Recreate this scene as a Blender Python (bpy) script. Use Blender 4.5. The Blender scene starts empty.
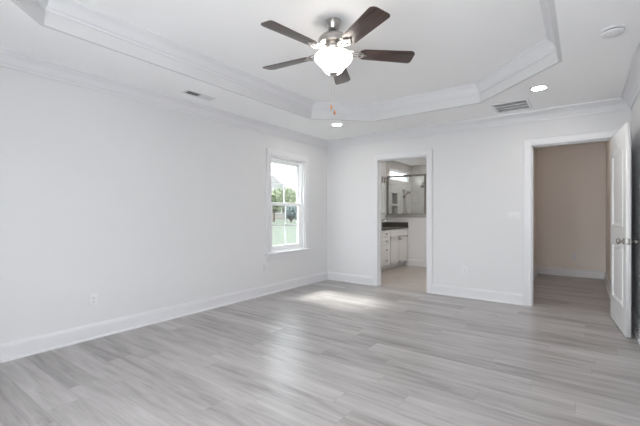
import bpy, bmesh, math, random
from mathutils import Vector, Matrix
random.seed(7)
S = bpy.context.scene
COL = S.collection
R = math.radians

# ------------------------------------------------------------ camera, sky, sun, exposure
cam_d = bpy.data.cameras.new('camera'); cam = bpy.data.objects.new('camera', cam_d); COL.objects.link(cam)
cam.location = (0, 0, 1.17); cam.rotation_euler = (R(90), 0, R(36.3))
cam_d.sensor_width = 36; cam_d.lens = 358 * 36 / 640; cam_d.shift_y = 0.002
cam_d.clip_start = 0.02; cam_d.clip_end = 400
S.camera = cam

world = bpy.data.worlds.new('overcast_sky'); S.world = world; world.use_nodes = True
wn = world.node_tree.nodes; wl = world.node_tree.links
bg = wn['Background']; bg.inputs[0].default_value = (0.92, 0.96, 1.0, 1); bg.inputs[1].default_value = 3.3

sun_d = bpy.data.lights.new('hazy_sun', 'SUN'); sun = bpy.data.objects.new('hazy_sun', sun_d); COL.objects.link(sun)
sun_d.energy = 5.6; sun_d.angle = R(13); sun_d.color = (1, .96, .9)
sun.rotation_euler = Vector((0.62, -0.06, -0.77)).to_track_quat('-Z', 'Y').to_euler()

S.view_settings.view_transform = 'Standard'; S.view_settings.look = 'None'
S.view_settings.exposure = 1.18; S.view_settings.gamma = 1.0; S.view_settings.use_curve_mapping = False
S.cycles.max_bounces = 14; S.cycles.diffuse_bounces = 8; S.cycles.glossy_bounces = 4
S.cycles.transparent_max_bounces = 16; S.cycles.transmission_bounces = 6
S.cycles.caustics_reflective = False; S.cycles.caustics_refractive = False
S.cycles.use_denoising = True; S.cycles.sample_clamp_indirect = 6.0

FILL = 42.0  # power of the added fill lamps behind the viewer

# ------------------------------------------------------------ numbers of the place
XL, XR, YB, YF = -3.72, 0.437, 5.27, -0.65      # bedroom walls
T = 0.13                                         # wall thickness
ZC, ZT = 2.47, 2.685                              # ceiling, tray
BX, BY1, KY = -3.80, 9.40, 7.90                  # bathroom left wall, far wall, knee wall
CL, CR, CB = -0.74, 0.33, 8.25                   # closet
BD = (-2.70, -1.89, 2.045)                       # bath doorway
CD = (-0.525, 0.285, 2.04)                       # closet doorway
WIN = (3.83, 4.64, 0.60, 2.045)                  # bedroom window
RW = [(-1.86, -.92, .30, 1.74), (-.68, .12, .30, 1.74)]   # added windows behind the viewer, placed and sized for fill light
TRW = (8.05, 9.22, 2.02, 2.29)                   # shower window

# portals where the sky is seen; added fill lamps at the windows behind the viewer
def portal(loc, rot, sx, sy, power=None):
    d = bpy.data.lights.new('added_window_fill' if power else 'window_portal', 'AREA'); d.shape = 'RECTANGLE'; d.size = sx; d.size_y = sy
    if power: d.energy = power; d.color = (.985, .97, 1)
    else: d.cycles.is_portal = True
    o = bpy.data.objects.new(d.name, d); COL.objects.link(o); o.location = loc; o.rotation_euler = rot
portal((XL-T-.02, (WIN[0]+WIN[1])/2, (WIN[2]+WIN[3])/2), (0, R(-90), 0), WIN[3]-WIN[2], WIN[1]-WIN[0])
portal((BX-T-.02, (TRW[0]+TRW[1])/2, (TRW[2]+TRW[3])/2), (0, R(-90), 0), TRW[3]-TRW[2], TRW[1]-TRW[0])
for w in RW: portal(((w[0]+w[1])/2, YF-T-.02, (w[2]+w[3])/2), (R(90), 0, 0), w[1]-w[0], w[3]-w[2], FILL)

# ------------------------------------------------------------ materials
def lin(r, g, b):
    f = lambda c: (c/255/12.92) if c/255 <= .04045 else ((c/255+.055)/1.055)**2.4
    return (f(r), f(g), f(b), 1)
def mat(name, col, rough=.5, metal=0, bump=0, bscale=200, var=0, vscale=3, spec=.5):
    m = bpy.data.materials.new(name); m.use_nodes = True
    n = m.node_tree.nodes; l = m.node_tree.links; p = n['Principled BSDF']
    c = col if len(col) == 4 else (*col, 1)
    p.inputs['Base Color'].default_value = c; p.inputs['Roughness'].default_value = rough
    p.inputs['Metallic'].default_value = metal; p.inputs['Specular IOR Level'].default_value = spec
    tc = n.new('ShaderNodeTexCoord')
    if var:
        no = n.new('ShaderNodeTexNoise'); no.inputs['Scale'].default_value = vscale; no.inputs['Detail'].default_value = 4
        l.new(tc.outputs['Object'], no.inputs['Vector'])
        mx = n.new('ShaderNodeMix'); mx.data_type = 'RGBA'
        mx.inputs[6].default_value = tuple(x*(1-var) for x in c[:3])+(1,); mx.inputs[7].default_value = tuple(min(1, x*(1+var)) for x in c[:3])+(1,)
        l.new(no.outputs['Fac'], mx.inputs[0]); l.new(mx.outputs[2], p.inputs['Base Color'])
    if bump:
        nb = n.new('ShaderNodeTexNoise'); nb.inputs['Scale'].default_value = bscale; nb.inputs['Detail'].default_value = 3
        l.new(tc.outputs['Object'], nb.inputs['Vector'])
        b = n.new('ShaderNodeBump'); b.inputs['Strength'].default_value = bump; b.inputs['Distance'].default_value = .002
        l.new(nb.outputs['Fac'], b.inputs['Height']); l.new(b.outputs['Normal'], p.inputs['Normal'])
    return m
def emis(name, col, strength, base=(.9, .9, .88)):
    m = mat(name, base, .35); p = m.node_tree.nodes['Principled BSDF']
    p.inputs['Emission Color'].default_value = (*col, 1); p.inputs['Emission Strength'].default_value = strength
    return m
def glass(name, tint=(1, 1, 1), refl=.07, rough=0.0):
    m = bpy.data.materials.new(name); m.use_nodes = True; n = m.node_tree.nodes; l = m.node_tree.links
    n.clear(); o = n.new('ShaderNodeOutputMaterial'); t = n.new('ShaderNodeBsdfTransparent'); g = n.new('ShaderNodeBsdfGlossy')
    t.inputs[0].default_value = (*tint, 1); g.inputs['Roughness'].default_value = rough
    x = n.new('ShaderNodeMixShader'); x.inputs[0].default_value = refl
    l.new(t.outputs[0], x.inputs[1]); l.new(g.outputs[0], x.inputs[2]); l.new(x.outputs[0], o.inputs[0])
    return m

M = {}
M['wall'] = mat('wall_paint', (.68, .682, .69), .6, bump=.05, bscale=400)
M['ceil'] = mat('ceiling_paint', (.90, .90, .905), .75, bump=.05, bscale=300)
M['trim'] = mat('trim_paint', (.70, .702, .722), .35)
M['door'] = mat('door_paint', (.78, .782, .79), .32)
M['vinyl'] = mat('window_vinyl', (.85, .86, .87), .3)
M['closet'] = mat('closet_light_tint', (.76, .705, .66), .65, bump=.05, bscale=400)  # separate warm tint puts the closet's light colour into the wall paint
M['plastic'] = mat('white_plastic', (.72, .72, .73), .35)
M['gap'] = mat('dark_gap', (.03, .03, .03), .7)
M['nickel'] = mat('brushed_nickel', (.46, .44, .42), .3, metal=1, var=.06, vscale=40)
M['steel'] = mat('shower_frame_nickel', (.30, .28, .265), .35, metal=1)
M['chrome'] = mat('chrome', (.75, .75, .76), .1, metal=1)
M['black'] = mat('black_joint', (.015, .015, .015), .4)
M['brass'] = mat('chain_brass', (.75, .55, .35), .3, metal=1)
M['fob'] = mat('pull_fob_wood', (.45, .20, .09), .4, var=.2, vscale=60)
M['ventdark'] = mat('duct_grey', (.10, .10, .10), .8)
M['cabinet'] = mat('cabinet_paint', (.72, .715, .71), .4)
M['counter'] = mat('dark_stone', (.075, .068, .063), .25, var=.5, vscale=60)
M['cap'] = mat('stone_cap', (.36, .345, .33), .3, var=.15, vscale=30)
M['mirror'] = mat('mirror_silver', (.85, .86, .87), .02, metal=1)
M['porcelain'] = mat('porcelain', (.8, .8, .8), .15)
M['globe'] = emis('lit_frosted_glass', (1, .92, .84), 5.0)
M['can'] = emis('lit_lens', (1, .96, .9), 80.0)
M['showerfill'] = emis('shower_fill_lens', (1, .97, .93), 170.0)
M['bathfill'] = emis('bath_fill_diffuser', (1, .95, .88), 36.0)
M['closetfill'] = emis('closet_fill_diffuser', (1, .94, .88), 8.0)
M['pane'] = glass('window_glass', (.86, .88, .88), .05)
M['showerglass'] = glass('shower_glass', (.93, .95, .945), .06)
M['frost'] = None

def wood_floor():
    m = bpy.data.materials.new('grey_plank_floor'); m.use_nodes = True
    n = m.node_tree.nodes; l = m.node_tree.links; p = n['Principled BSDF']
    def math_(op, a, b=None, c=None):
        q = n.new('ShaderNodeMath'); q.operation = op
        for i, v in enumerate((a, b, c)):
            if v is None: continue
            if hasattr(v, 'links') or hasattr(v, 'is_linked'): l.new(v, q.inputs[i])
            else: q.inputs[i].default_value = v
        return q.outputs[0]
    g = n.new('ShaderNodeNewGeometry'); sp = n.new('ShaderNodeSeparateXYZ'); l.new(g.outputs['Position'], sp.inputs[0])
    W, L = .182, 1.22
    ry = math_('DIVIDE', math_('ADD', sp.outputs[1], 50.03), W); row = math_('FLOOR', ry)
    wn1 = n.new('ShaderNodeTexWhiteNoise'); wn1.noise_dimensions = '1D'; l.new(row, wn1.inputs['W'])
    rx = math_('ADD', math_('DIVIDE', math_('ADD', sp.outputs[0], 50), L), wn1.outputs['Value']); colm = math_('FLOOR', rx)
    cid = n.new('ShaderNodeCombineXYZ'); l.new(row, cid.inputs[0]); l.new(colm, cid.inputs[1])
    wn2 = n.new('ShaderNodeTexWhiteNoise'); wn2.noise_dimensions = '3D'; l.new(cid.outputs[0], wn2.inputs['Vector'])
    rnd = wn2.outputs['Value']
    # grain coordinates, shifted per plank
    cv = n.new('ShaderNodeCombineXYZ')
    l.new(math_('ADD', math_('MULTIPLY', sp.outputs[0], 1.0), math_('MULTIPLY', rnd, 37)), cv.inputs[0])
    l.new(math_('MULTIPLY', sp.outputs[1], 10), cv.inputs[1]); l.new(math_('MULTIPLY', rnd, 91), cv.inputs[2])
    n1 = n.new('ShaderNodeTexNoise'); n1.inputs['Scale'].default_value = 1.5; n1.inputs['Detail'].default_value = 7; n1.inputs['Roughness'].default_value = .62; n1.inputs['Distortion'].default_value = .5
    l.new(cv.outputs[0], n1.inputs['Vector'])
    cv2 = n.new('ShaderNodeCombineXYZ')
    l.new(math_('ADD', math_('MULTIPLY', sp.outputs[0], 3.0), math_('MULTIPLY', rnd, 17)), cv2.inputs[0])
    l.new(math_('MULTIPLY', sp.outputs[1], 90), cv2.inputs[1])
    n2 = n.new('ShaderNodeTexNoise'); n2.inputs['Scale'].default_value = 1; n2.inputs['Detail'].default_value = 4
    l.new(cv2.outputs[0], n2.inputs['Vector'])
    f1 = math_('MULTIPLY', math_('SUBTRACT', n1.outputs['Fac'], .5), 1.3)
    f2 = math_('MULTIPLY', math_('SUBTRACT', n2.outputs['Fac'], .5), .36)
    f3 = math_('MULTIPLY', math_('SUBTRACT', rnd, .5), .32)
    fac = math_('ADD', math_('ADD', math_('ADD', f1, f2), f3), .5)
    cr = n.new('ShaderNodeValToRGB'); e = cr.color_ramp.elements
    e[0].position = .1; e[0].color = FLOOR[0]; e[1].position = .9; e[1].color = FLOOR[2]
    k = cr.color_ramp.elements.new(.5); k.color = FLOOR[1]
    l.new(fac, cr.inputs[0])
    # seams
    fy = math_('FRACT', ry); fx = math_('FRACT', rx)
    sy = math_('LESS_THAN', math_('MINIMUM', fy, math_('SUBTRACT', 1, fy)), .008)
    sx = math_('LESS_THAN', math_('MINIMUM', fx, math_('SUBTRACT', 1, fx)), .0014)
    seam = math_('MAXIMUM', sy, sx)
    mx = n.new('ShaderNodeMix'); mx.data_type = 'RGBA'; l.new(math_('MULTIPLY', seam, .28), mx.inputs[0])
    l.new(cr.outputs[0], mx.inputs[6]); mx.inputs[7].default_value = (.10, .09, .085, 1)
    l.new(mx.outputs[2], p.inputs['Base Color'])
    p.inputs['Specular IOR Level'].default_value = .5
    l.new(math_('ADD', math_('MULTIPLY', n2.outputs['Fac'], .12), .27), p.inputs['Roughness'])
    b = n.new('ShaderNodeBump'); b.inputs['Strength'].default_value = .12; b.inputs['Distance'].default_value = .002
    l.new(math_('SUBTRACT', n2.outputs['Fac'], seam), b.inputs['Height']); l.new(b.outputs['Normal'], p.inputs['Normal'])
    return m
FLOOR = [(.195, .178, .172, 1), (.365, .348, .342, 1), (.50, .484, .48, 1)]
M['floor'] = wood_floor()

def tile(name, c1, c2, grout, w, h, axes, rough=.3):
    """rectangular tiles laid on two world axes"""
    m = bpy.data.materials.new(name); m.use_nodes = True; n = m.node_tree.nodes; l = m.node_tree.links; p = n['Principled BSDF']
    g = n.new('ShaderNodeNewGeometry'); sp = n.new('ShaderNodeSeparateXYZ'); l.new(g.outputs['Position'], sp.inputs[0])
    cb = n.new('ShaderNodeCombineXYZ'); l.new(sp.outputs[axes[0]], cb.inputs[0]); l.new(sp.outputs[axes[1]], cb.inputs[1])
    b = n.new('ShaderNodeTexBrick'); b.inputs['Scale'].default_value = 1; b.inputs['Brick Width'].default_value = w; b.inputs['Row Height'].default_value = h
    b.inputs['Mortar Size'].default_value = .003; b.inputs['Color1'].default_value = (*c1, 1); b.inputs['Color2'].default_value = (*c2, 1); b.inputs['Mortar'].default_value = (*grout, 1)
    l.new(cb.outputs[0], b.inputs['Vector'])
    no = n.new('ShaderNodeTexNoise'); no.inputs['Scale'].default_value = 6; no.inputs['Detail'].default_value = 5; l.new(g.outputs['Position'], no.inputs['Vector'])
    mx = n.new('ShaderNodeMix'); mx.data_type = 'RGBA'; mx.blend_type = 'MULTIPLY'; mx.inputs[0].default_value = .35
    l.new(b.outputs['Color'], mx.inputs[6]); l.new(no.outputs['Fac'], mx.inputs[7]); l.new(mx.outputs[2], p.inputs['Base Color'])
    p.inputs['Roughness'].default_value = rough
    return m
M['bathfloor'] = tile('bathroom_floor_tile', (.50, .45, .41), (.47, .42, .385), (.38, .35, .32), .6, .3, (0, 1), .35)
M['tile_x'] = tile('shower_tile_side', (.66, .64, .62), (.63, .61, .59), (.52, .51, .50), .6, .3, (1, 2), .2)
M['tile_y'] = tile('shower_tile_far', (.66, .64, .62), (.63, .61, .59), (.52, .51, .50), .6, .3, (0, 2), .2)

def walnut():
    m = bpy.data.materials.new('walnut_blade'); m.use_nodes = True; n = m.node_tree.nodes; l = m.node_tree.links; p = n['Principled BSDF']
    tc = n.new('ShaderNodeTexCoord'); mp = n.new('ShaderNodeMapping'); mp.inputs['Scale'].default_value = (3, 60, 10)
    l.new(tc.outputs['Object'], mp.inputs[0]); no = n.new('ShaderNodeTexNoise'); no.inputs['Scale'].default_value = 1.5; no.inputs['Detail'].default_value = 6
    l.new(mp.outputs[0], no.inputs['Vector']); cr = n.new('ShaderNodeValToRGB'); e = cr.color_ramp.elements
    e[0].position = .3; e[0].color = (.022, .012, .010, 1); e[1].position = .72; e[1].color = (.082, .046, .037, 1)
    l.new(no.outputs['Fac'], cr.inputs[0]); l.new(cr.outputs[0], p.inputs['Base Color']); p.inputs['Roughness'].default_value = .33; p.inputs['Coat Weight'].default_value = .4; p.inputs['Coat Roughness'].default_value = .25
    return m
M['walnut'] = walnut()
M['niche_dark'] = tile('niche_dark_tile', (.26, .25, .24), (.20, .19, .185), (.34, .33, .32), .05, .05, (1, 2), .25)  # niche back set darker than the shower wall tile
M['satin'] = mat('satin_nickel', (.36, .345, .33), .3, metal=1)
M['grass'] = mat('lawn_grass', (.04, .054, .034), .9, var=.25, vscale=1.2, bump=.6, bscale=30)
M['leaf'] = mat('tree_leaf', (.20, .23, .14), .7, var=.35, vscale=2)
M['leafblue'] = mat('dark_leaf', (.15, .18, .18), .7, var=.3, vscale=2)
M['bark'] = mat('bark', (.08, .06, .045), .9, var=.3, vscale=10)
M['siding'] = mat('house_siding', (.27, .24, .22), .8, var=.06, vscale=1)
M['roof'] = mat('house_shingle', (.13, .13, .13), .9, var=.2, vscale=6)

# ------------------------------------------------------------ helpers
def props(o, label=None, cat=None, group=None, kind=None):
    if label: o['label'] = label
    if cat: o['category'] = cat
    if group: o['group'] = group
    if kind: o['kind'] = kind
    return o
def empty(name, loc=(0, 0, 0), rz=0, parent=None):
    o = bpy.data.objects.new(name, None); COL.objects.link(o); o.location = loc; o.rotation_euler = (0, 0, rz)
    o.empty_display_size = .1
    if parent: o.parent = parent
    return o
def smooth_by_angle(me, ang=35):
    bm = bmesh.new(); bm.from_mesh(me)
    for f in bm.faces: f.smooth = True
    for e in bm.edges:
        e.smooth = not (len(e.link_faces) == 2 and e.calc_face_angle(0) > R(ang))
    bm.to_mesh(me); bm.free()
class MB:
    def __init__(s): s.b = bmesh.new()
    def box(s, x0, x1, y0, y1, z0, z1, bev=0, seg=2, mtx=None):
        t = bmesh.new(); bmesh.ops.create_cube(t, size=1)
        for v in t.verts: v.co = Vector(((x0+x1)/2+v.co.x*(x1-x0), (y0+y1)/2+v.co.y*(y1-y0), (z0+z1)/2+v.co.z*(z1-z0)))
        if bev: bmesh.ops.bevel(t, geom=t.edges[:], offset=bev, segments=seg, profile=.6, affect='EDGES')
        s._add(t, mtx); return s
    def _add(s, t, mtx=None):
        if mtx is not None: bmesh.ops.transform(t, matrix=mtx, verts=t.verts)
        me = bpy.data.meshes.new('tmp'); t.to_mesh(me); t.free(); s.b.from_mesh(me); bpy.data.meshes.remove(me)
    def lathe(s, prof, cx=0, cy=0, cz=0, n=40, mtx=None):
        t = bmesh.new(); rings = []
        for r, z in prof:
            if r < 1e-5: rings.append([t.verts.new((cx, cy, cz+z))])
            else: rings.append([t.verts.new((cx+r*math.cos(2*math.pi*i/n), cy+r*math.sin(2*math.pi*i/n), cz+z)) for i in range(n)])
        for a, b in zip(rings, rings[1:]):
            for i in range(n):
                j = (i+1) % n
                if len(a) == 1 and len(b) == 1: continue
                if len(a) == 1: t.faces.new((a[0], b[j], b[i]))
                elif len(b) == 1: t.faces.new((a[i], a[j], b[0]))
                else: t.faces.new((a[i], a[j], b[j], b[i]))
        for q in (rings[0], rings[-1]):
            if len(q) > 1: t.faces.new(q)
        bmesh.ops.recalc_face_normals(t, faces=t.faces); s._add(t, mtx); return s
    def tube(s, pts, r, n=12, flat=1.0):
        """round tube through points; flat squeezes it in z"""
        t = bmesh.new(); pts = [Vector(p) for p in pts]; rings = []
        rr = r if isinstance(r, (list, tuple)) else [r]*len(pts)
        up = Vector((0, 0, 1))
        for i, p in enumerate(pts):
            d = (pts[min(i+1, len(pts)-1)]-pts[max(i-1, 0)]).normalized()
            a = d.cross(up)
            if a.length < 1e-3: a = d.cross(Vector((0, 1, 0)))
            a.normalize(); b = a.cross(d).normalized()
            rings.append([t.verts.new(p+a*rr[i]*math.cos(2*math.pi*k/n)+b*rr[i]*flat*math.sin(2*math.pi*k/n)) for k in range(n)])
        for A, B in zip(rings, rings[1:]):
            for k in range(n): t.faces.new((A[k], A[(k+1) % n], B[(k+1) % n], B[k]))
        t.faces.new(rings[0]); t.faces.new(rings[-1]); bmesh.ops.recalc_face_normals(t, faces=t.faces); s._add(t); return s
    def sweep(s, path, prof, to, closed=False, cyc=True):
        """path: 2-D points; prof: (left offset, height); to maps (u, v, h) to 3-D; corners are mitred"""
        t = bmesh.new(); P = [Vector(p) for p in path]; N = len(P); rings = []
        for i in range(N):
            a = P[i-1] if (i > 0 or closed) else None; b = P[(i+1) % N] if (i < N-1 or closed) else None
            ns = []
            for q0, q1 in ((a, P[i]), (P[i], b)):
                if q0 is None or q1 is None: continue
                d = (q1-q0).normalized(); ns.append(Vector((-d.y, d.x)))
            if len(ns) == 2:
                m = (ns[0]+ns[1]).normalized(); m = m/max(.2, m.dot(ns[0]))
            else: m = ns[0]
            rings.append([t.verts.new(to(P[i].x+m.x*o, P[i].y+m.y*o, h)) for o, h in prof])
        K = len(prof); M_ = K if cyc else K-1
        for i in range(N if closed else N-1):
            A, B = rings[i], rings[(i+1) % N]
            for k in range(M_): t.faces.new((A[k], A[(k+1) % K], B[(k+1) % K], B[k]))
        if not closed and cyc: t.faces.new(rings[0]); t.faces.new(rings[-1])
        bmesh.ops.recalc_face_normals(t, faces=t.faces); s._add(t); return s
    def plate(s, outlines, z0, z1, mtx=None, bev=0):
        """flat plate with holes: first outline is the edge, the others holes"""
        c = bpy.data.curves.new('tmp', 'CURVE'); c.dimensions = '2D'; c.fill_mode = 'BOTH'; c.extrude = (z1-z0)/2-bev
        if bev: c.bevel_depth = bev; c.bevel_resolution = 2; c.offset = -bev
        for ol in outlines:
            sp = c.splines.new('POLY'); sp.points.add(len(ol)-1); sp.use_cyclic_u = True
            for i, p in enumerate(ol): sp.points[i].co = (p[0], p[1], 0, 1)
        o = bpy.data.objects.new('tmp', c); me = bpy.data.meshes.new_from_object(o)
        t = bmesh.new(); t.from_mesh(me); bmesh.ops.remove_doubles(t, verts=t.verts, dist=1e-5)
        for v in t.verts: v.co.z += (z0+z1)/2
        bmesh.ops.recalc_face_normals(t, faces=t.faces)
        bpy.data.objects.remove(o); bpy.data.curves.remove(c); bpy.data.meshes.remove(me)
        s._add(t, mtx); return s
    def build(s, name, m, parent=None, loc=None, smooth=True, ang=35):
        me = bpy.data.meshes.new(name); s.b.to_mesh(me); s.b.free(); me.materials.append(m)
        if smooth: smooth_by_angle(me, ang)
        o = bpy.data.objects.new(name, me); COL.objects.link(o)
        if parent: o.parent = parent
        if loc: o.location = loc
        return o
def struct(o, label=None, cat=None): o['kind'] = 'structure'; return props(o, label, cat)

def wall(name, axis, p0, p1, u0, u1, z0, z1, holes, m, label):
    """slab wall between p0 and p1 on the axis, with rectangular openings (u0,u1,z0,z1)"""
    us = sorted({u0, u1, *[h[0] for h in holes], *[h[1] for h in holes]}); zs = sorted({z0, z1, *[h[2] for h in holes], *[h[3] for h in holes]})
    sol = lambda i, j: 0 <= i < len(us)-1 and 0 <= j < len(zs)-1 and not any(h[0] < (us[i]+us[i+1])/2 < h[1] and h[2] < (zs[j]+zs[j+1])/2 < h[3] for h in holes)
    P = (lambda p, u, z: (p, u, z)) if axis == 'x' else (lambda p, u, z: (u, p, z))
    b = bmesh.new()
    def q(*pts): b.faces.new([b.verts.new(x) for x in pts])
    for i in range(len(us)-1):
        for j in range(len(zs)-1):
            if not sol(i, j): continue
            a, c, d, e = us[i], us[i+1], zs[j], zs[j+1]
            for p in (p0, p1): q(P(p, a, d), P(p, c, d), P(p, c, e), P(p, a, e))
            if not sol(i-1, j): q(P(p0, a, d), P(p1, a, d), P(p1, a, e), P(p0, a, e))
            if not sol(i+1, j): q(P(p0, c, d), P(p1, c, d), P(p1, c, e), P(p0, c, e))
            if not sol(i, j-1): q(P(p0, a, d), P(p1, a, d), P(p1, c, d), P(p0, c, d))
            if not sol(i, j+1): q(P(p0, a, e), P(p1, a, e), P(p1, c, e), P(p0, c, e))
    bmesh.ops.remove_doubles(b, verts=b.verts, dist=1e-5); bmesh.ops.recalc_face_normals(b, faces=b.faces)
    k = MB(); k.b.free(); k.b = b
    return struct(k.build(name, m, smooth=False), label, 'wall')

# ------------------------------------------------------------ floors and walls
JT = .018
def hole(d): return (d[0]-JT, d[1]+JT, 0, d[2]+JT)
struct(MB().box(XL-T, XR+T, YF-T, YB+T/2, -.06, 0).build('floor', M['floor'], smooth=False), 'grey wood plank floor of the empty bedroom', 'floor')
struct(MB().box(CL-.07, CR+T, YB+T/2, CB+T, -.06, 0).build('floor_closet', M['floor'], smooth=False), 'grey plank floor inside the dim closet', 'floor')
struct(MB().box(BX-T, CL-.07, YB+T/2, BY1+T, -.06, 0).build('floor_bathroom', M['bathfloor'], smooth=False), 'beige tile floor of the bathroom beyond the doorway', 'floor')


wall('wall_left', 'x', XL-T, XL, YF-T, YB+T, 0, ZT+.1, [WIN], M['wall'], 'long pale grey wall with the window')
wall('wall_back', 'y', YB, YB+T, XL, XR+T, 0, ZC+.1, [hole(BD), hole(CD)], M['wall'], 'pale grey wall with the two doorways')
wall('wall_right', 'x', XR, XR+T, YF-T, YB, 0, ZT+.1, [], M['wall'], 'pale grey wall behind the open door')
wall('wall_rear', 'y', YF-T, YF, XL, XR, 0, ZT+.1, RW, M['wall'], 'pale grey wall behind the viewer with added windows')
# bathroom and closet shells
wall('wall_bathroom_left', 'x', BX-T, BX, YB+T, KY-.06, 0, ZC+.1, [], M['wall'], 'bathroom wall behind the vanity')
wall('wall_shower_left', 'x', BX-T, BX, KY-.06, BY1+T, 0, ZC+.1, [TRW, (8.17, 8.50, 1.19, 1.375), (8.17, 8.50, 1.43, 1.70)], M['tile_x'], 'grey tiled shower wall with a high window and a niche')
wall('wall_shower_back', 'y', BY1, BY1+T, BX, CL-.07, 0, ZC+.1, [], M['tile_y'], 'grey tiled far wall of the shower')
wall('wall_bathroom_right', 'x', CL-.14, CL-.07, YB+T, BY1, 0, ZC+.1, [], M['wall'], 'bathroom wall beside the closet')
wall('wall_closet_left', 'x', CL-.07, CL, YB+T, CB+T, 0, ZC+.1, [], M['closet'], 'left wall of the closet')
wall('wall_closet_right', 'x', CR, CR+T, YB+T, CB+T, 0, ZC+.1, [], M['closet'], 'right wall of the closet')
wall('wall_closet_back', 'y', CB, CB+T, CL, CR, 0, ZC+.1, [], M['closet'], 'far wall of the closet with an outlet')
wall('wall_knee', 'y', KY-.06, KY+.06, BX, -1.95, 0, 1.10, [], M['wall'], 'half height shower wall under the glass')
nb = MB()
for z0, z1 in ((1.19, 1.375), (1.43, 1.70)): nb.box(BX-T-.012, BX-.09, 8.16, 8.51, z0-.01, z1+.01)
struct(nb.build('wall_niche', M['niche_dark'], smooth=False), 'tiled back of the shower niche', 'wall')

# ceilings
OCT = [(-2.98, 3.86), (-2.38, 4.46), (-0.97, 4.46), (-0.17, 3.66), (-0.17, .86), (-0.87, .16), (-2.28, .16), (-2.98, .86)]
OCTo = [(x+.03*sx, y+.03*sy) for (x, y), (sx, sy) in zip(OCT, ((-1, .41), (-.41, 1), (.41, 1), (1, .41), (1, -.41), (.41, -1), (-.41, -1), (-1, -.41)))]
rect = [(XL-T, YF-T), (XR+T, YF-T), (XR+T, YB+T), (XL-T, YB+T)]
cb = MB().plate([rect, [(x*1.0, y) for x, y in OCTo]], ZC, ZC+.06)
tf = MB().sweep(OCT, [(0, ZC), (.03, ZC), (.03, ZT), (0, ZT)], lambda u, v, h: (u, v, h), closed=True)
struct(tf.build('ceiling_tray_side', M['wall'], smooth=False), 'upright sides of the ceiling tray', 'ceiling')  # darker wall paint puts the shade of these sides into the colour
struct(cb.build('ceiling', M['ceil'], smooth=False), 'white lower ceiling around the tray', 'ceiling')
ob = [(x*1.0, y) for x, y in OCT]
struct(MB().plate([[(-3.1, .04), (-.05, .04), (-.05, 4.58), (-3.1, 4.58)]], ZT, ZT+.06).build('ceiling_tray', M['ceil'], smooth=False), 'raised tray panel of the ceiling', 'ceiling')
struct(MB().box(BX-T, CL-.07, YB+T, BY1+T, ZC+.03, ZC+.12).build('ceiling_bathroom', M['ceil'], smooth=False), 'bathroom ceiling', 'ceiling')
struct(MB().box(CL-.07, CR+T, YB+T, CB+T, ZC, ZC+.1).build('ceiling_closet', M['ceil'], smooth=False), 'closet ceiling', 'ceiling')

# crown mouldings: room and tray
CRP = [(0, ZC), (0, ZC-.125), (.012, ZC-.125), (.016, ZC-.108), (.026, ZC-.10), (.034, ZC-.078), (.052, ZC-.052), (.074, ZC-.036), (.080, ZC-.024), (.094, ZC-.018), (.098, ZC)]
flat3 = lambda u, v, h: (u, v, h)
struct(MB().sweep([(XL, YF), (XR, YF), (XR, YB), (XL, YB)], CRP, flat3, closed=True).build('trim_1', M['trim'], ang=25), 'white crown moulding around the bedroom', 'trim')
TRP = [(0, ZT), (0, ZT-.085), (.008, ZT-.085), (.012, ZT-.072), (.020, ZT-.066), (.028, ZT-.045), (.045, ZT-.024), (.058, ZT-.016), (.064, ZT-.010), (.066, ZT)]
TRP = [(o*1.2, ZT-(ZT-z)*1.35) for o, z in TRP]
TRW2 = [(0, ZC+.001), (0, ZC-.014), (-.05, ZC-.014), (-.06, ZC-.008), (-.066, ZC+.001)]
OCTc = list(reversed(OCT))
struct(MB().sweep(OCTc, TRP, flat3, closed=True).build('trim_2', M['trim'], ang=25), 'white crown moulding inside the tray', 'trim')

# baseboards (with shoe moulding)
BP = [(0, 0), (0, .142), (.006, .142), (.009, .132), (.013, .126), (.013, .118), (.016, .114), (.016, .020), (.022, .018), (.027, .012), (.028, 0)]
def base(name, path, label, m=None): struct(MB().sweep(path, BP, flat3).build(name, m or M['trim'], ang=25), label, 'baseboard')
CW = .085
base('baseboard_left', [(XL, YB), (XL, YF)], 'white baseboard along the window wall')
base('baseboard_back', [(BD[0]-CW-.004, YB), (XL+.028, YB)], 'white baseboard between corner and bathroom doorway')
base('baseboard_back', [(CD[0]-CW-.004, YB), (BD[1]+CW+.004, YB)], 'white baseboard between the two doorways')
base('baseboard_right', [(XR, YF), (XR, YB)], 'white baseboard behind the open door')
base('baseboard_rear', [(XL+.028, YF), (XR-.028, YF)], 'white baseboard behind the viewer')
base('baseboard_closet', [(CR, YB+T), (CR, CB), (CL, CB), (CL, YB+T)], 'white baseboard around the closet')
base('baseboard_knee', [(-1.95, KY-.06), (-3.27, KY-.06)], 'white baseboard under the shower half wall')
base('baseboard_bathroom', [(CL-.14, YB+T+.03), (CL-.14, 7.8)], 'white baseboard along the hidden bathroom wall')

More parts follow.
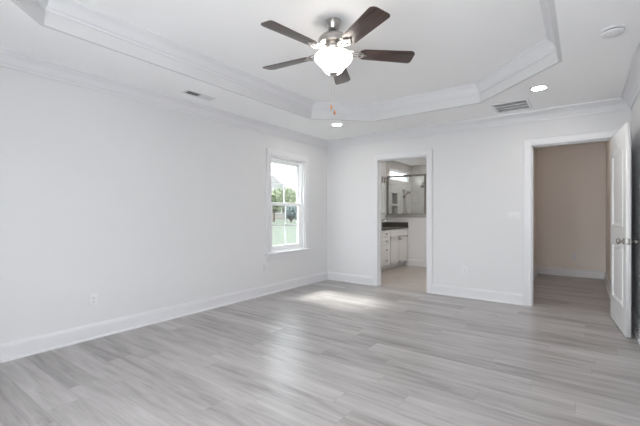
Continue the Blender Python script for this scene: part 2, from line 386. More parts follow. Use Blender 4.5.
# door linings and casings
CP = [(0, 0), (0, .010), (.006, .014), (.02, .016), (.05, .014), (.058, .017), (.07, .020), (.080, .020), (.085, .016), (.085, 0)]
def doorway(name, d, label):
    r = struct(empty(name, ((d[0]+d[1])/2, YB, 0)), label, 'door frame')
    ox, oy = (d[0]+d[1])/2, YB
    j = MB(); j.box(d[0]-JT, d[0], YB-.002, YB+T+.002, 0, d[2]+JT).box(d[1], d[1]+JT, YB-.002, YB+T+.002, 0, d[2]+JT).box(d[0], d[1], YB-.002, YB+T+.002, d[2], d[2]+JT)
    o = j.build('jamb', M['trim'], r, (-ox, -oy, 0), smooth=False)
    s = MB(); s.box(d[0], d[0]+.011, YB+.045, YB+.08, 0, d[2]).box(d[1]-.011, d[1], YB+.045, YB+.08, 0, d[2]).box(d[0], d[1], YB+.045, YB+.08, d[2]-.011, d[2])
    s.build('door_stop_strip', M['trim'], r, (-ox, -oy, 0), smooth=False)
    a0, a1, zt = d[0]-.005, d[1]+.005, d[2]+.005
    pth = [(a1, 0), (a1, zt), (a0, zt), (a0, 0)]
    MB().sweep([(x, z) for x, z in reversed(pth)], CP, lambda u, v, h: (u, YB-h, v)).build('casing', M['trim'], r, (-ox, -oy, 0), ang=25)
    MB().sweep([(x, z) for x, z in reversed(pth)], CP, lambda u, v, h: (u, YB+T+h, v)).build('casing', M['trim'], r, (-ox, -oy, 0), ang=25)
    return r, ox, oy
doorway('trim_3', BD, 'white cased opening to the bathroom')
r, ox, oy = doorway('trim_4', CD, 'white cased closet doorway beside the open door')
st = MB().box(CD[0], CD[0]+.002, YB+.008, YB+.034, .90, .96).box(CD[0]-.001, CD[0]+.004, YB-.008, YB+.010, .91, .95, .002)
st.build('strike_plate', M['nickel'], r, (-ox, -oy, 0))['label'] = 'small nickel strike plate'

# ------------------------------------------------------------ closet door leaf
def arch(x0, x1, z0, z1, rise, n=14):
    pts = [(x0, z0), (x1, z0), (x1, z1)]
    for i in range(1, n):
        t = i/n; s_ = math.sin(math.pi*t)**2
        pts.append((x1+(x0-x1)*t, z1+rise*s_))
    pts.append((x0, z1)); return pts
def inset(p, d):
    c = []
    N = len(p)
    for i in range(N):
        a, b, e = Vector(p[i-1]), Vector(p[i]), Vector(p[(i+1) % N])
        d1, d2 = (b-a).normalized(), (e-b).normalized(); n1, n2 = Vector((-d1.y, d1.x)), Vector((-d2.y, d2.x))
        m = (n1+n2).normalized(); m = m/max(.3, m.dot(n1)); c.append((b.x+m.x*d, b.y+m.y*d))
    return c
LW, LH, LT = .815, 2.022, .040
hinge = (.252, 5.235)
dr = struct(empty('door_1', (hinge[0], hinge[1], .012), math.atan2(-.876, .078)), 'white two panel door with arched top panel standing open', 'door')
# local: x along the leaf from the hinge, y out of the visible face is -y side (towards the room's left), z up
up = Matrix(((1, 0, 0, 0), (0, 0, 1, 0), (0, 1, 0, 0), (0, 0, 0, 1)))
pan = [arch(.125, LW-.125, 1.03, 1.80, .085), arch(.125, LW-.125, .25, .85, 0, 2)]
pan[1] = [(.125, .25), (LW-.125, .25), (LW-.125, .85), (.125, .85)]
leaf = MB().plate([[(0, 0), (LW, 0), (LW, LH), (0, LH)]]+pan, 0, LT, up)
leaf.build('leaf_frame', M['door'], dr, smooth=False)
for p in pan:
    q = MB().plate([inset(p, -.002)], .013, LT-.013, up)
    q.plate([inset(p, .050)], .004, LT-.004, up, .004)
    for y0, sg in ((.0, 1), (LT, -1)):
        q.sweep(p, [(0, -.0015), (.008, -.006), (.015, -.004), (.022, .006), (.034, .0135), (0, .0135)], lambda u, v, h, y0=y0, sg=sg: (u, y0+sg*h, v), closed=True)
    q.build('door_panel', M['door'], dr, ang=25)
KZ = .898
for sg, y0, lab in ((-1, LT, None), (1, 0, None)):
    kp = [(0, 0), (.032, 0), (.032, .004), (.026, .010), (.012, .014), (.011, .024), (.018, .029), (.027, .038), (.029, .047), (.026, .056), (.016, .061), (0, .063)]
    mt = Matrix.Translation((LW-.065, y0, KZ)) @ Matrix.Rotation(R(90 if sg > 0 else -90), 4, 'X')
    k = MB().lathe(kp, n=28, mtx=mt).build('door_knob', M['satin'], dr); k['label'] = 'satin nickel round door knob'
MB().box(LW-.001, LW+.0015, .006, LT-.006, KZ-.03, KZ+.03, .001).box(LW, LW+.010, .012, LT-.012, KZ-.009, KZ+.009, .002).build('latch_plate', M['satin'], dr)['label'] = 'nickel latch plate on the door edge'
for z in (.18, 1.0, 1.82):
    MB().lathe([(0, 0), (.007, 0), (.007, .09), (0, .09)], 0, LT+.006, z, 12).box(-.001, .03, LT, LT+.002, z, z+.09).build('hinge', M['nickel'], dr)

# door stop on the right wall's baseboard
ds = props(empty('door_stop', (XR-.016, 4.50, .085)), 'small white tipped spring door stop on the baseboard behind the open door', 'door stop')
hx = [(-.004-.055*i/96, .007*math.cos(i*.9), .007*math.sin(i*.9)) for i in range(97)]
MB().lathe([(0, 0), (.014, 0), (.012, .005), (0, .006)], mtx=Matrix.Rotation(R(-90), 4, 'Y'), n=20).build('mounting_base', M['nickel'], ds)
MB().tube(hx, .0016, 6).build('spring', M['nickel'], ds)
MB().lathe([(0, .055), (.010, .055), (.010, .068), (.007, .072), (0, .073)], mtx=Matrix.Rotation(R(-90), 4, 'Y'), n=20).build('rubber_tip', M['plastic'], ds)

# ------------------------------------------------------------ windows
def window(name, axis, p, inward, u0, u1, z0, z1, label, dbl=True, wallt=T, sill=True, casing=True):
    """p: inner wall face; inward: +1/-1 direction into the room on the axis"""
    f = (lambda u, v, h: (p+inward*h, u, v)) if axis == 'x' else (lambda u, v, h: (u, p+inward*h, v))
    def bx(b, ua, ub, za, zb, ha, hb, bev=0):
        A, B = f(ua, za, ha), f(ub, zb, hb)
        b.box(min(A[0], B[0]), max(A[0], B[0]), min(A[1], B[1]), max(A[1], B[1]), min(A[2], B[2]), max(A[2], B[2]), bev); return b
    um = (u0+u1)/2
    C = Vector(f(um, z0, 0)); root = struct(empty(name, C), label, 'window')
    def fin(b, nm, m, par=root, **k):
        o = b.build(nm, m, par, None, **k)
        if par is root: o.location = -C
        return o
    j = .016
    b = MB(); bx(b, u0, u0+j, z0, z1, -wallt, 0); bx(b, u1-j, u1, z0, z1, -wallt, 0); bx(b, u0+j, u1-j, z1-j, z1, -wallt, 0); bx(b, u0+j, u1-j, z0, z0+j, -wallt, 0)
    fin(b, 'jamb', M['trim'], smooth=False)
    a0, a1, b0, b1 = u0+j, u1-j, z0+j, z1-j
    fr = .034 if dbl else .012
    b = MB(); bx(b, a0, a0+fr, b0, b1, -wallt, -.045); bx(b, a1-fr, a1, b0, b1, -wallt, -.045); bx(b, a0+fr, a1-fr, b1-fr, b1, -wallt, -.045); bx(b, a0+fr, a1-fr, b0, b0+fr, -wallt, -.045)
    fin(b, 'window_frame', M['vinyl'], smooth=False)
    a0 += fr; a1 -= fr; b0 += fr; b1 -= fr
    def sash(nm, za, zb, ha, hb, cols, rows):
        s = .044 if dbl else .018
        b = MB(); bx(b, a0, a0+s, za, zb, ha, hb, .003); bx(b, a1-s, a1, za, zb, ha, hb, .003); bx(b, a0+s, a1-s, zb-s, zb, ha, hb, .003); bx(b, a0+s, a1-s, za, za+s, ha, hb, .003)
        o = fin(b, nm, M['vinyl'], smooth=False)
        hm = (ha+hb)/2
        q = MB(); bx(q, a0+s-.003, a1-s+.003, za+s-.003, zb-s+.003, hm-.002, hm+.002); q.build('pane', M['pane'], o, smooth=False)
        q = MB()
        for i in range(1, cols): u = a0+s+(a1-a0-2*s)*i/cols; bx(q, u-.009, u+.009, za+s, zb-s, hm-.006, hm+.006)
        for i in range(1, rows): z = za+s+(zb-za-2*s)*i/rows; bx(q, a0+s, a1-s, z-.009, z+.009, hm-.0055, hm+.0055)
        if cols*rows > 1: q.build('muntin', M['vinyl'], o, smooth=False)
        return o
    if dbl:
        mid = (b0+b1)/2+.005
        sash('upper_sash', mid-.02, b1, -.115, -.085, 2, 2)
        lo = sash('lower_sash', b0, mid+.02, -.082, -.052, 2, 2)
        q = MB(); bx(q, um-.025, um+.025, mid+.02, mid+.032, -.078, -.056, .003); q.build('sash_lock', M['vinyl'], lo)
    else:
        sash('fixed_sash', b0, b1, -.10, -.06, 1, 1)
    if casing:
        g = .005
        path = [(u0-g, z0), (u0-g, z1+g), (u1+g, z1+g), (u1+g, z0)]
        b = MB().sweep(path, CP, f); fin(b, 'casing', M['trim'], ang=25)
        b = MB(); bx(b, u0-CW-.03, u1+CW+.03, z0-.022, z0+.004, -.05 if False else 0.0005, .045, .004); bx(b, u0+.002, u1-.002, z0-.001, z0+j+.002, -.05, .002)
        fin(b, 'sill', M['trim'], smooth=False)
        b = MB(); bx(b, u0-CW, u1+CW, z0-.10, z0-.022, 0.0005, .016, .003); fin(b, 'apron', M['trim'], smooth=False)
    return root
window('window_1', 'x', XL, 1, *WIN, 'white double hung window with grids in the long wall')
window('window_2', 'x', BX, 1, *TRW, 'narrow high window in the shower wall', dbl=False, casing=False)
window('window_3', 'y', YF, 1, *RW[0], 'added double hung window behind the viewer')
window('window_4', 'y', YF, 1, *RW[1], 'second added double hung window behind the viewer')

# ------------------------------------------------------------ ceiling fan
FX, FY = -1.58, 2.33
fan = props(empty('ceiling_fan', (FX, FY, ZT)), 'brushed nickel ceiling fan with five dark walnut blades and a lit bowl', 'ceiling fan')
dz = lambda prof: [(r_, z-2.72) for r_, z in prof]
MB().lathe(dz([(0, 2.72), (.060, 2.72), (.060, 2.708), (.057, 2.700), (.046, 2.665), (.036, 2.650), (.026, 2.645), (0, 2.645)])).build('canopy', M['nickel'], fan)
MB().lathe(dz([(0, 2.648), (.020, 2.648), (.026, 2.640), (.022, 2.632), (.012, 2.629), (.012, 2.615), (0, 2.615)])).build('downrod', M['black'], fan)
MB().lathe(dz([(0, 2.624), (.035, 2.624), (.050, 2.618), (.085, 2.607), (.108, 2.592), (.120, 2.572), (.122, 2.555), (.117, 2.543), (.118, 2.536), (.095, 2.530), (.075, 2.524), (.072, 2.500), (0, 2.500)]), n=56).build('motor_housing', M['nickel'], fan)
MB().lathe(dz([(0, 2.500), (.080, 2.500), (.084, 2.494), (.080, 2.486), (.062, 2.482), (.062, 2.470), (.085, 2.466), (.085, 2.462), (0, 2.462)]), n=48).build('light_fitter', M['nickel'], fan)
gl = MB().lathe(dz([(.084, 2.466), (.112, 2.461), (.138, 2.452), (.148, 2.440), (.148, 2.428), (.139, 2.410), (.121, 2.390), (.101, 2.371), (.086, 2.353), (.075, 2.338), (.065, 2.324), (.050, 2.314), (.030, 2.310), (0, 2.310)]), n=56)
gl.build('glass_bowl', M['globe'], fan, ang=80)['label'] = 'lit white frosted glass bowl'
MB().lathe(dz([(0, 2.314), (.032, 2.314), (.034, 2.308), (.026, 2.299), (.012, 2.295), (.010, 2.288), (0, 2.286)]), n=28).build('finial', M['nickel'], fan)
def blade_mesh():
    r0, r1, w0, w1, c = .205, .652, .060, .075, .045
    pts = []
    pts += [(r0+.012, -w0+.012), (r0+.04, -w0)]
    n = 8
    for i in range(n+1): a = R(-90+90*i/n); pts.append((r1-c+c*math.cos(a), -w1+c+c*math.sin(a)))
    for i in range(n+1): a = R(90*i/n); pts.append((r1-c*.6+c*.6*math.cos(a), w1-c*.6+c*.6*math.sin(a)))
    pts += [(r0+.04, w0), (r0+.012, w0-.012), (r0, w0-.035), (r0, -w0+.035)]
    return pts
BZ = 2.474-2.72
pitch = Matrix.Translation((0, 0, BZ)) @ Matrix.Rotation(R(-12), 4, 'X')
bl = MB().plate([blade_mesh()], -.003, .003, pitch, .001).build('blade', M['walnut'], fan)
am = MB()
for sg in (-1, 1):
    am.tube([(.07, sg*.012, BZ+.012), (.11, sg*.020, BZ+.008), (.15, sg*.036, BZ+.002), (.19, sg*.040, BZ-.004), (.225, sg*.030, BZ-.007-sg*.004), (.25, 0, BZ-.007)], [.010, .009, .008, .008, .008, .008], 8, .55)
am.tube([(.07, 0, BZ+.012), (.12, 0, BZ+.006), (.19, 0, BZ-.004), (.26, 0, BZ-.007)], [.012, .008, .007, .008], 8, .55)
for x, y in ((.215, .03), (.215, -.03), (.262, 0)): am.lathe([(0, -.006), (.006, -.006), (.009, -.003), (.009, 0), (0, 0)], x, y, BZ-.006-.2*y, 10)
arm = am.build('blade_arm', M['nickel'], bl)
bl.rotation_euler = (0, 0, R(43.8))
for k in range(1, 5):
    b2 = bl.copy(); COL.objects.link(b2); b2.parent = fan; b2.rotation_euler = (0, 0, R(43.8+72*k))
    a2 = arm.copy(); COL.objects.link(a2); a2.parent = b2
for (x, y, zt, zb) in ((-.015, -.011, 2.250, 2.012), (.006, .004, 2.246, 1.969)):
    ch = MB()
    ch.tube([(x, y, zt-ZT), (x, y, zb+.02-ZT)], .0005, 5)
    n_ = int((zt-zb-.02)/.012)
    for i in range(n_): ch.lathe([(0, -.0013), (.0013, 0), (0, .0013)], x, y, zt-ZT-i*.012, 6)
    c = ch.build('pull_chain', M['brass'], fan)
    MB().lathe([(0, .022), (.003, .022), (.004, .016), (.0085, .006), (.0095, -.004), (.007, -.014), (.003, -.02), (0, -.02)], x, y, zb-ZT, 16).build('pull_fob', M['fob'], c)

# ------------------------------------------------------------ ceiling fittings
def can(x, y, label):
    r = props(empty('recessed_light', (x, y, ZC)), label, 'ceiling light', 'recessed ceiling lights')
    MB().lathe([(.062, 0), (.085, 0), (.084, -.004), (.075, -.007), (.064, -.005), (.062, 0)], n=40).build('trim_ring', M['plastic'], r)
    MB().lathe([(0, -.001), (.064, -.001), (.064, -.0035), (0, -.0045)], n=40).build('lens', M['can'], r)
can(-2.87, 4.32, 'round lit recessed ceiling light near the corner by the window')
can(-.365, 4.305, 'round lit recessed ceiling light near the ceiling vent and closet door')
can(-.365, .30, 'added unseen recessed ceiling light between the rear wall and the right wall')  # extra can added out of view to lift the room light

v = props(empty('ceiling_vent', (-.69, 4.82, ZC)), 'square white slotted ceiling vent in front of the closet doorway', 'vent')
a, b = .195, .205
MB().plate([[(-a, -b), (a, -b), (a, b), (-a, b)], [(-a+.028, -b+.028), (-a+.028, b-.028), (a-.028, b-.028), (a-.028, -b+.028)]], -.012, 0, None, .003).build('vent_frame', M['plastic'], v)
MB().box(-a+.02, a-.02, -b+.02, b-.02, -.002, -.0003).build('duct_backing', M['ventdark'], v, smooth=False)
for yy in (-.058, .058): MB().box(-a+.026, a-.026, yy-.014, yy+.014, -.011, -.004, .002).build('crossbar', M['plastic'], v, smooth=False)
for i in range(9):
    yy = (-.142, -.118, -.094, -.024, 0, .024, .094, .118, .142)[i]
    MB().box(-a+.027, a-.027, -.006, .006, -.0006, .0006, mtx=Matrix.Translation((0, yy, -.006)) @ Matrix.Rotation(R(35), 4, 'X')).build('louver', M['ventdark'] if False else M['plastic'], v, smooth=False)

v = props(empty('ceiling_register', (-3.375, 2.37, ZC)), 'small narrow white ceiling register above the long window wall', 'vent')
a, b = .065, .175
MB().plate([[(-a, -b), (a, -b), (a, b), (-a, b)], [(-a+.018, -b+.02), (-a+.018, b-.02), (a-.018, b-.02), (a-.018, -b+.02)]], -.008, 0, None, .002).build('register_frame', M['plastic'], v)
MB().box(-a+.01, a-.01, -b+.01, b-.01, -.001, -.0002).build('duct_backing', M['ventdark'], v, smooth=False)
for i in range(14):
    yy = -b+.03+i*(2*b-.06)/13; an = 32 if i < 7 else -40
    MB().box(-a+.019, a-.019, -.009, .009, -.0005, .0005, mtx=Matrix.Translation((0, yy, -.0065)) @ Matrix.Rotation(R(an), 4, 'X')).build('louver', M['plastic'], v, smooth=False)

sd = props(empty('smoke_detector', (.166, 3.245, ZC)), 'round white smoke detector on the ceiling above the open door', 'smoke detector')
MB().lathe([(0, 0), (.070, 0), (.070, -.010), (.064, -.014), (0, -.014)], n=44).build('mounting_base', M['plastic'], sd)
MB().lathe([(0, -.013), (.060, -.013), (.060, -.022), (0, -.022)], n=44).build('vent_slot', M['gap'], sd)
MB().lathe([(0, -.021), (.066, -.021), (.068, -.025), (.064, -.033), (.048, -.040), (0, -.042)], n=44).build('cover', M['plastic'], sd)
MB().lathe([(0, -.040), (.013, -.040), (.013, -.046), (.010, -.048), (0, -.048)], -.02, -.025, 0, 20).build('test_button', M['plastic'], sd)

# ------------------------------------------------------------ outlets and switch
def outlet(loc, rz, label):
    r = props(empty('wall_outlet', loc, rz), label, 'outlet', 'wall outlets')   # local: faces -y
    MB().box(-.036, .036, -.006, 0, -.058, .058, .003).build('cover_plate', M['plastic'], r)
    for z in (-.0195, .0195):
        o = MB().box(-.017, .017, -.0075, -.005, z-.014, z+.014, .002).build('receptacle', M['plastic'], r)
        MB().box(-.0075, -.0055, -.0079, -.007, z-.003, z+.007).box(.0055, .0075, -.0079, -.007, z-.003, z+.006).lathe([(0, -.0004), (.0025, -.0004), (.0025, .0004), (0, .0004)], mtx=Matrix.Translation((0, -.0075, z-.008)) @ Matrix.Rotation(R(90), 4, 'X'), n=10).build('slot', M['gap'], o, smooth=False)
    MB().lathe([(0, 0), (.0032, 0), (.0028, .001), (0, .0012)], mtx=Matrix.Translation((0, -.006, 0)) @ Matrix.Rotation(R(90), 4, 'X'), n=12).build('screw', M['steel'], r)
outlet((XL, 1.457, .366), R(90), 'white wall outlet low on the long window wall nearest the viewer')
outlet((XL, 3.715, .40), R(90), 'white wall outlet on the long wall just below the window')
outlet((-1.345, YB, .378), 0, 'white wall outlet between the bathroom doorway and closet doorway')
outlet((-.140, CB, .377), 0, 'white wall outlet on the far wall inside the closet')
sw = props(empty('light_switch', (-.73, YB, 1.142)), 'white three gang light switch plate beside the closet doorway', 'light switch')
MB().box(-.083, .083, -.006, 0, -.058, .058, .003).build('cover_plate', M['plastic'], sw)
for x in (-.046, 0, .046):
    MB().box(-.0165, .0165, -.004, .003, -.033, .033, .0015, mtx=Matrix.Translation((x, -.0065, 0)) @ Matrix.Rotation(R(4), 4, 'X')).build('rocker', M['plastic'], sw)

# ------------------------------------------------------------ bathroom
struct(MB().box(BX, -1.93, KY-.085, KY+.085, 1.10, 1.165, .004).build('trim_5', M['cap'], smooth=False), 'grey stone cap on the shower half wall', 'trim')
sg_ = props(empty('shower_screen', (-3.33, KY, 1.165)), 'clear framed shower glass standing on the stone capped half wall', 'shower screen')
def lb(b, x0, x1, z0, z1, t=.02, bev=.002): return b.box(x0+3.33, x1+3.33, -t, t, z0-1.165, z1-1.165, bev)
lb(MB(), BX, -1.95, 2.04, 2.085, .022).build('header_rail', M['steel'], sg_, smooth=False)
for x0, x1 in ((BX, BX+.04), (-2.885, -2.845), (-1.99, -1.95)): lb(MB(), x0, x1, 1.165, 2.04).build('post', M['steel'], sg_, smooth=False)
for x0, x1 in ((BX+.04, -2.885), (-2.845, -1.99)):
    lb(MB(), x0, x1, 1.165, 1.18, .014).build('bottom_channel', M['steel'], sg_, smooth=False)
    lb(MB(), x0, x1, 1.18, 2.04, .004, 0).build('glass_panel', M['showerglass'], sg_, smooth=False)
hs = props(empty('hand_shower', (BX, 8.80, 1.2)), 'chrome hand shower on a slide bar against the tiled shower wall', 'shower')
MB().tube([(.05, 0, -.02), (.05, 0, .62)], .011, 12).build('slide_bar', M['steel'], hs)
for z in (0, .58): MB().tube([(.0, 0, z), (.05, 0, z)], .012, 12).build('bar_bracket', M['steel'], hs)
MB().box(.03, .085, -.02, .02, .40, .45, .006).build('slider', M['steel'], hs)
MB().tube([(.08, .0, .42), (.09, .03, .47), (.11, .07, .52), (.13, .10, .54)], [.012, .013, .02, .03], 14).lathe([(0, 0), (.048, 0), (.052, .012), (.03, .03), (0, .034)], mtx=Matrix.Translation((.13, .11, .53)) @ Matrix.Rotation(R(-25), 4, 'X'), n=24).build('spray_head', M['steel'], hs)
MB().tube([(.08, 0, .40), (.075, .05, .2), (.06, .12, -.1), (.05, .18, -.18), (.04, .22, -.1), (.03, .23, .05), (.0, .23, .08)], .007, 10).build('hose', M['steel'], hs)
sh = props(empty('wall_shower', (-3.42, BY1, 2.0)), 'small fixed shower with arm on the far tiled shower wall', 'shower')
MB().lathe([(0, 0), (.03, 0), (.028, .006), (0, .01)], mtx=Matrix.Rotation(R(90), 4, 'X'), n=20).tube([(0, 0, 0), (0, -.08, .02), (0, -.14, -.01), (0, -.17, -.05)], .010, 12).build('shower_arm', M['steel'], sh)
MB().lathe([(0, .05), (.015, .045), (.05, .006), (.052, 0), (0, 0)], mtx=Matrix.Translation((0, -.19, -.10)) @ Matrix.Rotation(R(-30), 4, 'X'), n=28).build('head', M['steel'], sh)

# vanity cabinet: front faces +x
VX, V0, V1 = -3.27, 5.78, KY-.062
vn = props(empty('vanity_cabinet', (BX, V0, 0)), 'pale grey bathroom vanity cabinet with drawers and doors under a dark top', 'cabinet')
def vb(b, x0, x1, y0, y1, z0, z1, bev=0): return b.box(x0-BX, x1-BX, y0-V0, y1-V0, z0, z1, bev)
c = MB(); vb(c, VX-.02, VX, V0, V1, .10, .852); vb(c, BX, VX-.02, V0, V0+.02, .10, .852); vb(c, BX, VX-.02, V1-.02, V1, .10, .852); vb(c, BX, VX-.02, V0+.02, V1-.02, .10, .12); vb(c, BX, BX+.01, V0+.02, V1-.02, .12, .852); vb(c, BX, VX-.085, V0, V1, 0, .10); c.build('body', M['cabinet'], vn, smooth=False)
def front(nm, y0, y1, z0, z1, knob=None):
    b = MB(); vb(b, VX, VX+.016, y0, y1, z0, z1, .002)
    if nm == 'door':      # shaker frame raised round the field
        for q in ((y0, y1, z1-.06, z1), (y0, y1, z0, z0+.06), (y0, y0+.06, z0, z1), (y1-.06, y1, z0, z1)): vb(b, VX+.014, VX+.022, *q, .0015)
    o = b.build(nm, M['cabinet'], vn, smooth=False)
    if knob:
        MB().lathe([(0, 0), (.006, 0), (.006, .012), (.015, .018), (.016, .025), (.010, .030), (0, .031)], mtx=Matrix.Translation((VX+.015-BX, knob[0]-V0, knob[1])) @ Matrix.Rotation(R(90), 4, 'Y'), n=18).build('knob', M['steel'], o)
for z0, z1, kz in ((.705, .843, .768), (.55, .69, .614), (.345, .535, .437), (.115, .33, .222)): front('drawer', 6.53, 6.905, z0, z1, (6.72, kz))
for s0 in (5.80, 6.92):
    e = 6.515 if s0 < 6 else V1-.012; m_ = (s0+e)/2
    front('false_front', s0+.004, e, .705, .843)
    front('door', s0+.004, m_-.003, .115, .69, (m_-.045, .615)); front('door', m_+.003, e, .115, .69, (m_+.045, .615))
ct = props(empty('vanity_countertop', (BX, V0, .852)), 'dark stone vanity countertop with backsplash and sinks', 'countertop')
def cbx(b, x0, x1, y0, y1, z0, z1, bev=0): return b.box(x0-BX, x1-BX, y0-V0, y1-V0, z0-.852, z1-.852, bev)
c = MB(); ol = [(0, -.02), (VX+.035-BX, -.02), (VX+.035-BX, V1-V0), (0, V1-V0)]
def ell(cx, cy, rx, ry): return [(cx+rx*math.cos(2*math.pi*i/32), cy+ry*math.sin(2*math.pi*i/32)) for i in range(32)]
c.plate([ol, ell(.30, .40, .15, .20), ell(.30, 1.60, .15, .20)], 0, .032, None, .002).build('slab', M['counter'], ct)
c = MB(); cbx(c, BX, BX+.02, V0-.02, V1-.02, .884, .985, .002); c.build('backsplash', M['counter'], ct, smooth=False)
c = MB(); cbx(c, BX, VX+.03, V1-.02, V1, .884, .985, .002); c.build('side_splash', M['counter'], ct, smooth=False)
for yy in (.40, 1.60):
    q = MB().lathe([(1, 0), (1.05, 0), (1.05, -.02), (.9, -.09), (.5, -.12), (0, -.125), (0, -.12), (.48, -.11), (.85, -.08)], n=32, mtx=Matrix.Translation((.30, yy, .0)) @ Matrix.Diagonal((.15, .20, 1, 1))).build('sink_bowl', M['porcelain'], ct)
for yy, lb_ in ((7.38, 'chrome faucet on the dark countertop beside the shower half wall'), (6.18, 'chrome faucet on the hidden end of the dark countertop')):
    fc = props(empty('faucet', (BX+.10, yy, .884)), lb_, 'faucet', 'vanity faucets')
    MB().lathe([(0, 0), (.028, 0), (.026, .008), (.018, .012), (.017, .15), (.019, .155), (0, .158)], n=20).build('faucet_body', M['chrome'], fc)
    MB().tube([(0, 0, .13), (.04, 0, .165), (.09, 0, .17), (.13, 0, .15), (.135, 0, .13)], .010, 12).build('spout', M['chrome'], fc)
    MB().tube([(0, 0, .155), (-.01, 0, .18), (-.03, 0, .215)], [.008, .007, .006], 10).build('lever', M['chrome'], fc)
mr = props(empty('wall_mirror', (BX, 7.36, 1.20)), 'frameless wall mirror above the vanity seen edge on', 'mirror')
MB().box(.0005, .006, -.43, .43, 0, .72, .001).build('mirror_glass', M['mirror'], mr, smooth=False)
vl = props(empty('vanity_light', (BX, 7.36, 2.02)), 'dark metal vanity light bar above the wall mirror', 'wall light')
MB().box(0, .025, -.28, .28, -.035, .035, .004).build('backplate', M['steel'], vl)
for y in (-.2, 0, .2):
    MB().tube([(.02, y, 0), (.10, y, .01), (.115, y, -.02)], .008, 10).build('lamp_arm', M['steel'], vl)
    MB().lathe([(0, 0), (.022, 0), (.030, -.02), (.046, -.10), (.043, -.10), (.02, -.01), (0, -.01)], .115, y, -.02, 24).build('lamp_shade', M['steel'], vl)
bl_ = props(empty('added_bathroom_light', (-2.1, 6.6, ZC+.03)), 'added unseen ceiling light brightening the bathroom', 'ceiling light')  # added out of view to brighten the bathroom
MB().lathe([(0, 0), (.17, 0), (.17, -.03), (.16, -.035), (0, -.035)], n=40).build('fill_base', M['nickel'], bl_)
MB().lathe([(.155, -.034), (.150, -.06), (.11, -.085), (.05, -.097), (0, -.10)], n=40).build('fill_diffuser', M['bathfill'], bl_, ang=80)

MB_r = props(empty('recessed_light', (-2.9, 8.7, ZC+.03)), 'added unseen recessed light brightening the tiled shower', 'ceiling light', 'recessed ceiling lights')  # hidden can added to brighten the shower tile
MB().lathe([(.062, 0), (.085, 0), (.084, -.004), (.075, -.007), (.064, -.005), (.062, 0)], n=40).build('trim_ring', M['plastic'], MB_r)
MB().lathe([(0, -.001), (.064, -.001), (.064, -.0035), (0, -.0045)], n=40).build('lens', M['showerfill'], MB_r)
cl_ = props(empty('added_closet_light', (-.2, 6.7, ZC)), 'added unseen ceiling light brightening the closet', 'ceiling light')  # added above the door head, unseen, to lift the closet walls
MB().lathe([(0, 0), (.14, 0), (.14, -.03), (.13, -.035), (0, -.035)], n=40).build('fill_base', M['nickel'], cl_)
MB().lathe([(.125, -.034), (.120, -.055), (.09, -.075), (.04, -.085), (0, -.087)], n=40).build('fill_diffuser', M['closetfill'], cl_, ang=80)

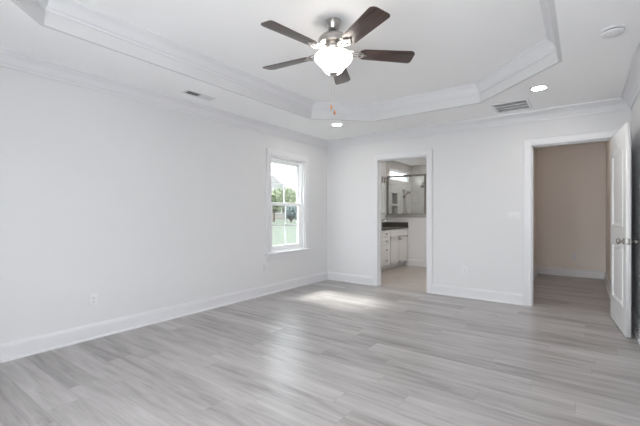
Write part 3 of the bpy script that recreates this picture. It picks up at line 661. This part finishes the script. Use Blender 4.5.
# ------------------------------------------------------------ outdoors
def lawn():
    b = bmesh.new(); xs = [-140, -80, -36, -28, -20, -12, -6, -3, 20, 60]; ys = [-60, -20, 0, 10, 30, 60, 140]
    hz = lambda x: -.35 if x > -6 else (-.35+(-6-x)/30*.9 if x > -36 else .55)
    g = [[b.verts.new((x, y, hz(x))) for y in ys] for x in xs]
    for i in range(len(xs)-1):
        for j in range(len(ys)-1): b.faces.new((g[i][j], g[i+1][j], g[i+1][j+1], g[i][j+1]))
    bmesh.ops.recalc_face_normals(b, faces=b.faces)
    if b.faces[0].normal.z < 0: bmesh.ops.reverse_faces(b, faces=b.faces)
    k = MB(); k.b.free(); k.b = b; return struct(k.build('ground', M['grass']), 'green lawn outside the window', 'lawn')
lawn()
def tree(name, x, y, z, h, r, label, m, trunk=.9, seed=1, leaves=1500):
    rd = random.Random(seed); t = props(empty(name, (x, y, z)), label, 'tree', 'trees outside the window')
    k = MB().tube([(0, 0, -.1), (.03, .02, trunk), (-.02, .05, trunk+.5*(h-trunk))], [.11, .09, .04], 8)
    for i in range(5):
        a = i*1.26+rd.random(); k.tube([(0, 0, trunk*.9), (.5*r*math.cos(a), .5*r*math.sin(a), trunk+.4*(h-trunk))], [.05, .02], 6)
    k.build('trunk', M['bark'], t)
    b = bmesh.new(); blobs = [(rd.uniform(-.5, .5)*r, rd.uniform(-.5, .5)*r, trunk+rd.uniform(.25, .8)*(h-trunk), rd.uniform(.4, .62)*r) for _ in range(9)]
    for i in range(leaves):
        bx_, by_, bz_, br = rd.choice(blobs); d = Vector((rd.gauss(0, 1), rd.gauss(0, 1), rd.gauss(0, 1))).normalized()*br*rd.uniform(.55, 1.05)
        p = Vector((bx_, by_, bz_))+d; u = Vector((rd.gauss(0, 1), rd.gauss(0, 1), rd.gauss(0, 1))).normalized(); w = u.orthogonal().normalized(); s_ = rd.uniform(.07, .15)
        b.faces.new([b.verts.new(p+q) for q in (u*s_, w*s_*.6, -u*s_, -w*s_*.6)])
    k = MB(); k.b.free(); k.b = b; k.build('foliage', m, t, smooth=False)
def wpos(u, D): l_ = (u-320)/358; s_, c_ = math.sin(R(36.3)), math.cos(R(36.3)); return (-s_+c_*l_)*D, (c_+s_*l_)*D
for i, (u, D, h, r_, m, lab) in enumerate(((274, 36, 3.0, 1.2, 'leaf', 'bushy green tree beside the house seen through the upper window panes'),
        (285, 42, 3.8, 1.5, 'leaf', 'green tree in the middle of the window view behind the lawn'),
        (296, 49, 4.4, 1.8, 'leaf', 'green tree at the right edge of the window view'),
        (291, 34, 1.5, 1.0, 'leafblue', 'low dark shrub at the lawn edge seen in the lower right panes'))):
    x, y = wpos(u, D); tree('tree' if m == 'leaf' else 'shrub', x, y, .5, h, r_, lab, M[m], .9 if m == 'leaf' else .15, i+3)
hx_, hy_ = wpos(258, 56)
hs = props(empty('house', (hx_, hy_, .5), R(45)), 'neighbouring house with beige walls and grey roof seen through the window', 'house')
MB().box(-6, 6, -4, 4, 0, 2.4).build('house_walls', M['siding'], hs, smooth=False)
b = bmesh.new()
P = [(-6.5, -4.6, 2.3), (6.5, -4.6, 2.3), (6.5, 4.6, 2.3), (-6.5, 4.6, 2.3), (-2.5, 0, 6.8), (2.5, 0, 6.8)]
V = [b.verts.new(p) for p in P]
for f in ((0, 1, 5, 4), (1, 2, 5), (2, 3, 4, 5), (3, 0, 4), (3, 2, 1, 0)): b.faces.new([V[i] for i in f])
k = MB(); k.b.free(); k.b = b; k.build('roof', M['roof'], hs, smooth=False)
for x in (-3, 0, 3):
    f = MB().box(x-.5, x+.5, -4.06, -3.98, .8, 2.0).build('house_window', M['vinyl'], hs, smooth=False)
    MB().box(x-.42, x+.42, -4.08, -4.05, .88, 1.92).build('pane', M['gap'], f, smooth=False)
